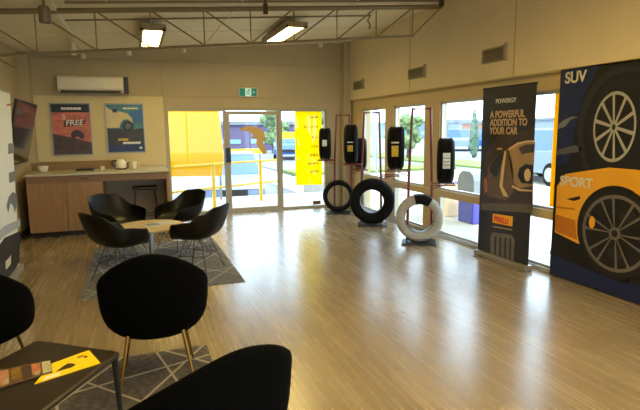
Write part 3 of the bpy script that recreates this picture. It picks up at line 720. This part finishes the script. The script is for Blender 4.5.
# sport car body
body = Q([(557, 190), (561, 181), (572, 173), (590, 170), (612, 167.5), (640, 168)])+[(2.9, pz(640, 168)[1]+.01), (PY0, 1.25), (PY0, .95)]+Q([(640, 190)])
body = [pz(555.5, 232), pz(558, 186), pz(566, 174), pz(582, 171.5), pz(610, 167.5), pz(640, 170), (2.7, 1.19), (PY0, 1.15), (PY0, .32), (2.9, .34), pz(578, 243), ]
wart('sport_body', body, m_pyel, 9)
wart('sport_sill', [pz(555.5, 232), pz(578, 243), (3.3, .36), (3.3, .16), (PY1, .24)], m_pblack, 10)
wart('sport_vent', Q([(567, 199), (581, 196), (581, 199), (575, 201)]), m_pblack, 10)
wart('sport_crease', Q([(557, 206), (575, 208), (577, 210), (557, 208)]), m_pyeld, 10)
wart('sport_door_shade', Q([(556, 214), (576, 220), (578, 240), (556, 231)]), m_pyeld, 10)
sy, sz = pz(616, 232.5)
wart('sport_arch', ell(sy+.01, sz+.0, .425, .44), m_pblack, 11)
wart('sport_tyre', ell(sy-.0, sz-.02, .405, .415), mat('print_tyre', (24, 24, 27), .35), 12)
wart('road_streak', Q([(556, 246), (577, 252), (577, 254), (556, 249)]), m_pdgrey, 6)
wheel_art(sy, sz-.01, .365, .365, 6, m_pgun, 'sport_wheel', 14, hub=.17, w0=.04, split=True)
wart('brake_caliper', ell(sy+.255, sz+.055, .035, .06, 20), m_pyel, 17)
wart('brake_disc', ell(sy-.02, sz-.2, .09, .055, 20), m_pdgrey, 13.6)
wart('brake_disc', ell(sy-.12, sz+.17, .08, .06, 20), m_pdgrey, 13.6)
wart('headlamp', ell(pz(640, 185)[0], pz(640, 185)[1], .07, .10, 24), m_pyel, 11)
M_ = lambda x, y, dz=0: frame_mtx((-.0255, pz(x, y)[0]-3.2, pz(x, y)[1]-.01), (0, -1, 0), (0, 0, 1))
m_txt = mat('silver_letters', (205, 196, 178), .4)
text_obj('word_suv', 'SUV', .155, m_txt, t, M_(566, 83.5), squash=.95, bold=.004)
text_obj('word_sport', 'SPORT', .135, m_txt, t, M_(561, 184.5), squash=1.0, bold=.004)

# ================================================================== BLACK ROLL-UP BANNER
BX, BY0, BY1 = 4.08, 4.42, 5.31
t = thing('rollup_banner', (BX, (BY0+BY1)/2, 0), 'black roll-up banner reading A POWERFUL ADDITION TO YOUR CAR', 'banner')
OB = Vector((BX, (BY0+BY1)/2, 0)); bw = (BY1-BY0)/2
MB().box(-.06, .06, -bw-.01, bw+.01, .0, .07, .012).build('base_cassette', mat('banner_base', (150, 140, 124), .35, .5), t)
for s_ in (-1, 1): MB().box(-.13, .09, s_*.36-.02, s_*.36+.02, 0, .012).build('foot', mat('banner_base', (150, 140, 124), .35, .5), t)
MB().box(-.004, .0, -bw, bw, .06, 2.07).build('banner_sheet', mat('banner_black', (26, 20, 17), .4), t)
MB().tube([(-.0, -bw, 2.075), (0, bw, 2.075)], .012).build('top_bar', m_darkp, t)
MB().tube([(.03, 0, .05), (.012, 0, 2.07)], .01).build('support_pole', m_pole, t)
def bpz(x, y): p = on_x(x, y, BX-.004); return (p.y-OB.y, p.z)
def bart(name, pts, m, lay): return MB().poly([(-.005-.0012*lay, a, c) for a, c in pts], (-.0008, 0, 0)).build(name, m, t)
B = lambda L_: [bpz(*p) for p in L_]
tan = mat('car_tan_ink', (150, 120, 80), .4, var=.18, scale=4); tand = mat('car_brown_ink', (92, 70, 44), .4, var=.25, scale=5); tanl = mat('car_highlight_ink', (206, 176, 128), .4)
bart('amber_glow', B([(482, 172), (487, 150), (498, 136), (534, 128), (533, 208), (500, 208), (482, 205)]), mat('amber_dark_ink', (52, 38, 24), .4, var=.2), 1)
bart('car_door', B([(487, 196), (488, 168), (497, 155), (508, 148), (513, 165), (514, 192), (506, 200)]), tand, 2)
bart('car_window', B([(490, 167), (498, 155), (505, 151), (501, 166), (497, 178), (490, 172)]), m_pdgrey, 3)
bart('car_body', B([(508, 149), (518, 143), (528, 141), (535.5, 141), (534, 168), (533, 186), (520, 188), (513, 183), (511, 165)]), tan, 2)
bart('car_windscreen', B([(519, 148), (526, 144.5), (535, 144), (534.5, 152), (522, 154)]), mat('screen_ink', (56, 46, 36), .4), 3)
bart('roof_highlight', B([(508, 149), (518, 142.5), (528, 140.5), (535.5, 140.5), (535.5, 142), (528, 142), (519, 144.5), (509, 151)]), tanl, 4)
bart('bumper_highlight', B([(513, 185), (521, 189), (532.5, 190), (532.5, 191.5), (520, 191), (512, 187)]), tanl, 4)
bart('wheel_opening', B([(520, 168), (526, 164), (533.5, 165), (533, 184), (522, 183), (518, 176)]), m_pblack, 4)
b = MB(); c0 = bpz(528, 175)
b.poly([(-.0115, c0[0]+.05*math.cos(k*.314), c0[1]+.07*math.sin(k*.314)) for k in range(20)], (-.0008, 0, 0)); b.build('wheel_glow', tanl, t)
bart('swirl', B([(505, 151), (507, 151), (505, 166), (503, 186), (509, 197), (504, 196), (500, 186), (502, 168)]), tanl, 5)
bart('mirror', B([(497, 148.5), (502, 147.5), (503, 149.5), (498, 150)]), tanl, 5)
bart('red_lamp_glow', B([(484, 180), (487, 177), (488, 190), (485, 194)]), mat('amber_ink', (150, 90, 30), .4), 3)
bart('misty_ground', B([(481, 203), (533, 204), (532.5, 213), (481, 210)]), mat('haze_ink', (86, 76, 62), .4, var=.25, scale=10), 2)
TM = lambda x, y, l=2: frame_mtx((-.0065-.001*l, bpz(x, y)[0], bpz(x, y)[1]), (0, -1, 0), (0, 0, 1))
m_cr = mat('cream_letters', (196, 164, 118), .4); m_ltw = mat('white_letters', (214, 208, 196), .4)
text_obj('brand_line', 'POWERGY', .072, m_ltw, t, TM(496, 103.5), squash=1.0, bold=.001)
text_obj('headline', 'A POWERFUL\nADDITION TO\nYOUR CAR', .112, m_cr, t, TM(490.5, 118), squash=.85, bold=.003)
bart('yellow_plate', B([(493.2, 213.5), (513.2, 216.5), (512.6, 226.5), (492.8, 222.5)]), mat('plate_amber', (240, 168, 30), .4), 2)
text_obj('plate_word', 'PIRELLI', .088, mat('plate_red', (205, 48, 16), .4), t, TM(494.4, 220.7, 3), squash=.92, bold=.003)
bart('fine_line', B([(493, 226), (512.5, 229.5), (512.5, 230.3), (493, 226.8)]), m_cr, 2)
bart('tread_picture', B([(493, 232), (512, 235), (515, 240), (513.5, 266.5), (491, 256.5), (490.5, 236)]), mat('tread_ink', (104, 96, 88), .45, var=.2, scale=6), 2)
for k, x in enumerate((495, 500, 505, 510)):
    bart('tread_groove', B([(x, 236.5+k*.6), (x+1.6, 237+k*.6), (x+1, 258.5+k*2), (x-.8, 257.8+k*2)]), m_pblack, 3)

# ================================================================== TYRE STANDS AND TYRES
def tyre_profile(Ro, Ri, w):
    h = w/2; pr = [(Ri, -h*.72), (Ri+.02, -h*.86), (Ri+(Ro-Ri)*.5, -h*1.0), (Ro-.05, -h*.97), (Ro-.018, -h*.86), (Ro-.003, -h*.72)]
    g = .012
    for c in (-.42, -.14, .14, .42):
        pr += [(Ro, h*c-g*.9), (Ro-.012, h*c-g*.4), (Ro-.012, h*c+g*.4), (Ro, h*c+g*.9)]
    pr += [(Ro-.003, h*.72), (Ro-.018, h*.86), (Ro-.05, h*.97), (Ri+(Ro-Ri)*.5, h), (Ri+.02, h*.86), (Ri, h*.72)]
    return pr
def tyre(loc, rz, Ro, Ri, w, label, m=m_rub, sticker=None, name='tyre', group=None):
    """axis along local X; stands upright; origin at lowest point"""
    t = thing(name, loc, label, 'tyre', rz, group)
    MB().lathe(tyre_profile(Ro, Ri, w), 72, (0, 0, Ro), 'X', closed=True).build('tyre_body', m, t, smooth=True)
    MB().lathe([(Ri-.004, -w*.36), (Ri+.004, -w*.36), (Ri+.004, w*.36), (Ri-.004, w*.36)], 48, (0, 0, Ro), 'X', closed=True).build('bead', m_darkp, t)
    for c in (-1, 1):
        MB().lathe([(Ri+(Ro-Ri)*.55, c*w*.497), (Ri+(Ro-Ri)*.62, c*w*.505), (Ri+(Ro-Ri)*.7, c*w*.49)], 64, (0, 0, Ro), 'X').build('sidewall_ring', m, t)
    if sticker:
        for (sm, a0, a1, ww, off, lay) in sticker:
            pr = [(Ro+.002+lay, off-ww/2), (Ro+.004+lay, off-ww/2), (Ro+.004+lay, off+ww/2), (Ro+.002+lay, off+ww/2)]
            MB().lathe(pr, 10, (0, 0, Ro), 'X', closed=True, a0=a0, a1=a1).build('label_sticker', sm, t)
    return t
m_lbw = mat('sticker_white', (205, 205, 200), .5, var=.15, scale=40); m_lby = mat('sticker_yellow', (196, 164, 44), .5, var=.15, scale=30)
def stand_frame(cx, cy):
    v = Vector((cx, cy, 0)).normalized(); az = math.atan2(v.x, v.y); return -az   # faces the viewer's side of the room
def make_stand(x, y, label, Ro, lx, left_z=1.04, right_z=.85):
    rz = stand_frame(x, y)
    t = thing('tyre_stand', (x, y, 0), label, 'display stand', rz, 'tyre display stands')
    MB().box(lx-.24, lx+.24, -.17, .19, 0, .022, .006).build('base_plate', m_darkp, t)
    MB().lathe([(Ro+.004, -.09), (Ro+.016, -.09), (Ro+.016, .09), (Ro+.004, .09)], 16, (lx, 0, .04+Ro), 'Y', closed=True, a0=240, a1=300).build('cradle', m_darkp, t)
    MB().tube([(-.17, .17, .02), (-.155, .17, left_z-.05), (-.12, .17, 1.88), (.13, .17, 1.88), (.165, .17, right_z-.02), (.175, .17, .02)], .019, 8).build('frame_tube', m_red, t)
    for sx, z in ((-1, left_z), (1, right_z)):
        x0 = sx*.16; x1 = sx*.47
        s_ = MB(); s_.tube([(x0, .17, z-.012), (x1, .17, z-.012), (x1, -.10, z-.012), (x0, -.10, z-.012)], .009, 8, closed=True)
        s_.tube([(x0, .17, z-.10), (x0+sx*.2, .02, z-.012)], .007, 6)
        s_.build('side_shelf', m_red, t)
    MB().ico((-.165, .12, left_z-.02), .022).build('clamp_knob', m_darkp, t)
    return t, rz
def loc(x, y, rz, lx, ly, z): return (x+lx*math.cos(rz)-ly*math.sin(rz), y+lx*math.sin(rz)+ly*math.cos(rz), z)
ST = [((3.75, 9.03), .30, -.09, 'tyre stand of red tube frame furthest away, beside the yellow sheet sign'), ((3.70, 7.68), .375, .02, 'middle red-framed tyre stand holding the big black tyre'), ((3.72, 6.16), .325, 0, 'nearest red-framed tyre stand holding the pale grey tyre')]
for (p, ro, lx, lab) in ST: make_stand(p[0], p[1], lab, ro, lx)
def edge_tyre(i, side, lab, st, Ro=.30):
    x, y = ST[i][0]; rz = stand_frame(x, y)
    lx = -.335 if side < 0 else .34; z = 1.04 if side < 0 else .85
    tyre(loc(x, y, rz, lx, .02, z), rz, Ro, .19, .215, lab, sticker=st, group=None)
# angle 180 on the lathe faces the room (local -Y)
wl = [(m_lbw, 168, 192, .09, 0, 0)]
yl = [(m_lby, 172, 196, .09, 0, 0), (m_lbw, 160, 164, .10, 0, 0)]
edge_tyre(0, -1, 'black tyre with small white sticker held left on the furthest stand', [(m_lbw, 165, 187, .085, 0, 0)])
edge_tyre(0, 1, 'black tyre held right on the furthest stand, mostly behind its neighbour', None)
edge_tyre(1, -1, 'black tyre with yellow sticker held left on the middle stand', [(m_lby, 182, 200, .09, 0, 0), (m_lbw, 172, 175, .10, 0, 0)], .325)
edge_tyre(2, -1, 'black tyre with yellow sticker held left on the nearest stand', [(m_lby, 172, 200, .09, 0, 0), (m_lbw, 162, 166, .10, 0, 0)])
edge_tyre(2, 1, 'black tyre with white sticker held right on the nearest stand', [(m_lbw, 158, 196, .095, 0, 0), (m_pgrey, 170, 172, .08, 0, .002), (m_pgrey, 178, 180, .08, 0, .002), (m_pgrey, 186, 188, .08, 0, .002)], .315)
def face_tyre(i, lx, Ro, Ri, w, lab, m):
    x, y = ST[i][0]; rz = stand_frame(x, y)
    return tyre(loc(x, y, rz, lx, -.0, .04), rz+R(90)+R((4, -4, 2)[i]), Ro, Ri, w, lab, m)
face_tyre(0, -.09, .30, .215, .2, 'slim black tyre standing face-on at the foot of the furthest stand', m_rub)
face_tyre(1, .02, .375, .20, .24, 'big black tyre standing face-on at the foot of the middle stand', m_rub)
tg = face_tyre(2, .0, .325, .205, .22, 'tyre with sky sheen painted pale grey and a black patch on top, at the foot of the nearest stand', m_rubg)
MB().lathe([(.199, -.085), (.22, -.104), (.265, -.118), (.30, -.114), (.328, -.09), (.333, 0), (.328, .09), (.30, .114), (.265, .118), (.22, .104), (.199, .085)], 16, (0, 0, .325), 'X', closed=True, a0=76, a1=122).build('black_patch', m_rub, tg, smooth=True)

# ================================================================== LEFT BANNER, TV
t = thing('white_banner', (-1.36, 6.30, 0), 'white roll-up banner with grey pictures at the left edge, by the wall', 'banner')
MB().box(-.05, .05, -.46, .44, 0, .07, .01).build('base_cassette', m_alul, t)
sh = MB().box(.0, .004, -.45, .43, .06, 2.05).build('banner_sheet', mat('banner_white', (238, 238, 232), .5), t); sh.rotation_euler = (0, R(2.2), 0)
MB().tube([(.079, -.45, 2.055), (.079, .43, 2.055)], .012).build('top_bar', m_alul, t)
MB().tube([(-.03, 0, .05), (.066, 0, 2.05)], .01).build('support_pole', m_pole, t)
def lart(name, pts, m, lay=1): return MB().poly([(.005+.001*lay, a, c) for a, c in pts], (.0008, 0, 0)).build(name, m, sh)
def lp(x, y): p = on_x(x, y, -1.355); return (p.y-6.30, p.z)
LL = lambda L_: [lp(*p) for p in L_]
lart('machine_panel', LL([(-14, 262), (2, 238), (18.5, 231), (19, 262), (6, 284), (-10, 305)]), mat('ink_black', (40, 40, 42), .5, var=.3, scale=8))
lart('swoosh', LL([(-14, 240), (2, 226), (18, 219), (18.5, 226), (2, 236), (-14, 252)]), mat('ink_steel', (176, 184, 190), .5))
lart('robot_arm_picture', LL([(3, 206), (5, 197), (9, 192), (13, 194), (14, 203), (12, 213), (10, 206), (7, 203), (5, 213)]), mat('ink_midgrey', (110, 112, 116), .5))
lart('photo_square', LL([(2, 143.5), (8, 143), (8.5, 153), (2.5, 154)]), mat('ink_grey2', (120, 118, 112), .5, var=.3, scale=30))
lart('photo_square', LL([(4, 173), (10, 171), (11, 181), (5, 183)]), mat('ink_grey2', (120, 118, 112), .5, var=.3, scale=30))
lart('small_red_line', LL([(-1, 104), (4, 103), (4, 105), (-1, 106)]), mat('ink_red', (190, 90, 70), .5))
lart('machine_window', LL([(4, 262), (10, 255), (10, 264), (5, 270)]), m_pwhite, 2)
# tilted television
t = thing('television', (-1.60, 8.33, 1.17), 'wide dark television tilted forward on the left wall, behind the white banner', 'television')
o2 = MB().box(0, .035, -.74, .74, 0, .90, .008).build('bezel', m_darkp, t); o2.rotation_euler = (0, R(13), 0)
sc_ = MB().box(.035, .037, -.715, .715, .03, .875).build('screen', mat('screen_glass', (26, 22, 22), .12), t); sc_.rotation_euler = (0, R(13), 0)
MB().tube([(-.09, 0, .45), (.1, 0, .45)], .03).build('wall_bracket', m_darkp, t)

# ================================================================== RUGS
ob = MB().box(-.81, .81, -1.2, 1.2, 0, .008, .003).build('rug', rug_mat('grey_rug', (106, 106, 112), (164, 164, 166))); ob.location = (.23, 6.44, 0)
tag(ob, 'grey line-patterned rug under the round table and shell chairs', 'rug')
ob = MB().box(-.82, .82, -1.21, 1.21, 0, .008, .003).build('rug', rug_mat('brown_grey_rug', (80, 74, 74), (160, 150, 138))); ob.location = (-.39, 2.52, 0)
tag(ob, 'brown-grey line-patterned rug under the low black table', 'rug')

# ================================================================== CHAIRS
def lerp_keys(keys, t_):
    for (a, va), (b_, vb) in zip(keys, keys[1:]):
        if t_ <= b_:
            k = (t_-a)/(b_-a); k = k*k*(3-2*k); return va+(vb-va)*k
    return keys[-1][1]
def shell_mesh(a, bf, bb, z0, hk, lean, flare, power=2.3, rp=2.4, nu=64, nv=16, base=.0, sq=2.4):
    M = MB(); c = M.b.verts.new((0, 0, z0)); rings = []
    for j in range(1, nv+1):
        v = j/nv; ring = []
        for i in range(nu):
            th = 2*math.pi*i/nu; tt = math.degrees(th); tt = 360-tt if tt > 180 else tt
            dx, dy = math.sin(th), math.cos(th)
            by = bf if dy > 0 else bb
            rr = 1/((abs(dx)/a)**sq+(abs(dy)/by)**sq)**(1/sq)
            h_ = hk(tt) if callable(hk) else lerp_keys(hk, tt)
            g = 1-(1-v)**rp
            r_ = rr*g*(1+flare*max(0, h_)*v*v)
            z = z0+h_*v**power
            y = dy*r_ - lean*max(0, -dy)*h_*v**2
            ring.append(M.b.verts.new((dx*r_, y, z)))
        rings.append(ring)
    for i in range(nu): M.b.faces.new((c, rings[0][i], rings[0][(i+1) % nu]))
    for j in range(nv-1):
        for i in range(nu): M.b.faces.new((rings[j][i], rings[j+1][i], rings[j+1][(i+1) % nu], rings[j][(i+1) % nu]))
    return M
def solid(th, off=1, lv=1):
    def f(o):
        s_ = o.modifiers.new('s', 'SOLIDIFY'); s_.thickness = th; s_.offset = off
        if lv: q = o.modifiers.new('u', 'SUBSURF'); q.levels = lv; q.render_levels = lv
    return f
def shell_chair():
    t = thing('shell_armchair', (0, 0, 0), 'x', 'armchair', 0, 'black shell armchairs around the round table')
    hk = [(0, -.02), (28, .0), (62, .20), (105, .235), (142, .39), (180, .41)]
    shell_mesh(.29, .26, .24, .385, hk, .22, .40, 2.2, 3.0, sq=2.8).build('seat_shell', m_shell, t, smooth=True, mods=solid(.014, 0))
    for sx in (-1, 1):
        for sy in (-1, 1):
            MB().tube([(sx*.10, sy*.09, .40), (sx*.235, sy*.21, .0)], .005, 8).build('leg', m_wire, t)
    b = MB()
    for sx in (-1, 1):
        b.tube([(sx*.10, -.09, .395), (sx*.17, 0, .2), (sx*.10, .09, .395)], .0035, 6)
        b.tube([(sx*.14, -.125, .27), (-sx*.14, .125, .27)], .0035, 6)
    for sy in (-1, 1): b.tube([(-.10, sy*.09, .395), (0, sy*.16, .2), (.10, sy*.09, .395)], .0035, 6)
    b.tube([(-.17, -.15, .2), (.17, -.15, .2), (.17, .15, .2), (-.17, .15, .2)], .005, 6, closed=True)
    b.build('wire_brace', m_wire, t)
    MB().box(-.12, .12, -.1, .1, .388, .398, .003).build('mount_plate', m_wire, t)
    return t
def face(dx, dy): return math.atan2(-dx, dy)
RT = (.13, 6.38)
A_ = shell_chair()
spots = [((-.21, 5.78), face(.9, .55), 'black shell armchair at the round table, nearest on the left'),
         ((-.22, 7.03), face(.7, -.75), 'black shell armchair at the round table, far left by the cabinet'),
         ((.52, 7.10), face(-.85, -.5), 'black shell armchair at the round table, far right before the left pane'),
         ((.63, 5.86), face(-.9, .6), 'black shell armchair at the round table, nearest on the right')]
for i, (p, rz, lab) in enumerate(spots):
    if i == 0: A_.location = (p[0], p[1], .011); A_.rotation_euler = (0, 0, rz); A_['label'] = lab
    else: copy_thing(A_, (p[0], p[1], .011), rz, lab)
# round table
t = thing('round_table', (RT[0], RT[1], .009), 'round low table with light wood top between the shell armchairs', 'table')
MB().lathe([(0, .455), (.385, .455), (.395, .465), (.395, .475), (.39, .48), (0, .48)], 56).build('tabletop', m_ltop, t, smooth=True)
MB().tube([(0, 0, .02), (0, 0, .455)], .028, 16).build('pedestal', m_pole, t)
MB().lathe([(0, 0), (.22, 0), (.22, .008), (.05, .02), (0, .02)], 36).build('foot_plate', m_pole, t, smooth=True)
t = thing('magazine', (RT[0]+.12, RT[1]+.03, .4905), 'open pale magazine lying on the round wooden table', 'magazine', R(25))
MB().poly([(-.2, -.13, 0), (0, -.13, .004), (0, .13, .004), (-.2, .13, 0)], (0, 0, .003)).build('left_page', mat('page_white', (214, 220, 226), .35), t)
MB().poly([(0, -.13, .004), (.2, -.13, 0), (.2, .13, 0), (0, .13, .004)], (0, 0, .003)).build('right_page', mat('page_white', (214, 220, 226), .35), t)
MB().box(-.17, -.03, -.08, .08, .0065, .0075).build('page_picture', mat('page_blue', (120, 140, 170), .35, var=.3, scale=20), t)

def velvet_chair():
    t = thing('velvet_chair', (0, 0, 0), 'x', 'chair', 0, 'black velvet chairs with brass legs')
    def hk(a):
        if a >= 90: return .34+.26*abs(math.cos(R(a)))
        if a <= 30: return .06
        k = (a-30)/60; return .06+(.28)*(k**1.7)
    shell_mesh(.305, .27, .24, .30, hk, .10, .09, 1.7, 3.4, sq=2.25).build('back_shell', m_velvet, t, smooth=True, mods=solid(.045, 0))
    MB().lathe([(0, .40), (.18, .40), (.215, .42), (.222, .45), (.20, .475), (.12, .485), (0, .487)], 40, (0, .02, 0)).build('seat_cushion', m_velvet, t, smooth=True)
    for sx in (-1, 1):
        for sy in (-1, 1):
            MB().tube([(sx*.16, sy*.14, .375), (sx*.225, sy*.215, 0)], .013, 10, r2=.007).build('leg', m_gold, t)
    MB().box(-.17, .17, -.15, .15, .355, .372, .004).build('under_frame', m_darkp, t)
    return t
V = velvet_chair(); V.location = (.07, 3.32, .011); V.rotation_euler = (0, 0, R(-4)); V['label'] = 'black velvet chair seen from behind, between the low table and the far rug'
copy_thing(V, (-.99, 3.55, .011), R(-8), 'black velvet chair cut off by the left edge, behind the low black table')
copy_thing(V, (.19, 1.84, .011), face(-.33, .94), 'black velvet chair nearest the viewer, its back rising at the bottom edge')

# ================================================================== LOW BLACK TABLE with brochures
TZ = .50
P1, P2 = on_z(37, 339.5, TZ), on_z(120, 351, TZ)
P3 = P2+(on_z(47, 407, TZ)-P2).normalized()*.74; P4 = P1+(on_z(0, 359, TZ)-P1).normalized()*.66
cx_, cy_ = (P1.x+P2.x+P3.x+P4.x)/4, (P1.y+P2.y+P3.y+P4.y)/4
t = thing('low_table', (cx_, cy_, .009), 'low black-brown table at the lower left holding brochures', 'table')
pts = [Vector((p.x-cx_, p.y-cy_, TZ-.009-.03)) for p in (P1, P2, P3, P4)]
MB().poly(pts, (0, 0, .03)).build('tabletop', m_tabled, t, mods=lambda o: setattr(o.modifiers.new('b', 'BEVEL'), 'width', .008))
for p in pts:
    q = Vector((p.x*.93, p.y*.93, 0)); q2 = Vector((p.x*.97, p.y*.97, 0))
    MB().tube([(q.x, q.y, TZ-.04), (q2.x, q2.y, 0)], .016, 10, r2=.011).build('leg', m_darkp, t)
def sheet(px, z, dz): return [Vector(on_z(x, y, z)) for x, y in px]
def brochure(name, px, label, m, z0, th):
    P_ = [on_z(x, y, z0) for x, y in px]; c = sum(P_, Vector())/4
    t = thing(name, (c.x, c.y, z0), label, 'brochure')
    MB().poly([p-c for p in P_], (0, 0, th)).build('cover', m, t)
    def at(u, v, lay=1):   # bilinear on the cover; u along, v up
        a = P_[0].lerp(P_[1], u); b_ = P_[3].lerp(P_[2], u); return a.lerp(b_, v)-c+Vector((0, 0, th+.0006*lay))
    def patch(n, u0, u1, v0, v1, mm, lay=1): MB().poly([at(u0, v0, lay), at(u1, v0, lay), at(u1, v1, lay), at(u0, v1, lay)], (0, 0, .0003)).build(n, mm, t)
    return t, patch, at
zt0 = TZ+.001
# yellow brochure (corners: front-left, front-right, back-right, back-left)
t, patch, at = brochure('brochure', [(34.5, 384.5), (100.5, 363.5), (89, 350.5), (52, 364)], 'yellow brochure with a dark car picture on the low black table', mat('brochure_yellow', (246, 206, 20), .4), zt0, .003)
patch('white_strip', .1, .36, .04, .22, m_pwhite)
MB().poly([at(.25, .32), (at(.33, .3)), at(.55, .28), at(.62, .36), at(.55, .5), at(.45, .6), at(.36, .52)], (0, 0, .0004)).build('car_picture', mat('car_ink_brown', (60, 44, 36), .4, var=.4, scale=40), t)
patch('small_print', .66, .84, .7, .74, m_pdgrey); patch('small_print', .66, .80, .78, .82, m_pdgrey); patch('print_block', .8, .88, .58, .68, m_pdgrey)
# photo brochure overlapping it
t, patch, at = brochure('brochure', [(-8, 391), (52.5, 372.5), (50.5, 360), (-8, 372)], 'photo-covered brochure lying left of the yellow one on the low table', mat('brochure_brown', (92, 70, 50), .4, var=.35, scale=25), zt0+.004, .003)
for k, (u, c_) in enumerate([(.12, (170, 120, 100)), (.32, (128, 98, 44)), (.5, (64, 50, 44)), (.66, (180, 110, 80)), (.84, (176, 176, 150))]):
    patch('photo_tile', u, u+.15, .2 if k % 2 else .08, .9, mat('tile_ink_%d' % k, c_, .4, var=.35, scale=45))
patch('pale_tile', .2, .27, .1, .4, m_plgrey, 2); patch('pale_tile', .7, .78, .1, .35, m_plgrey, 2)
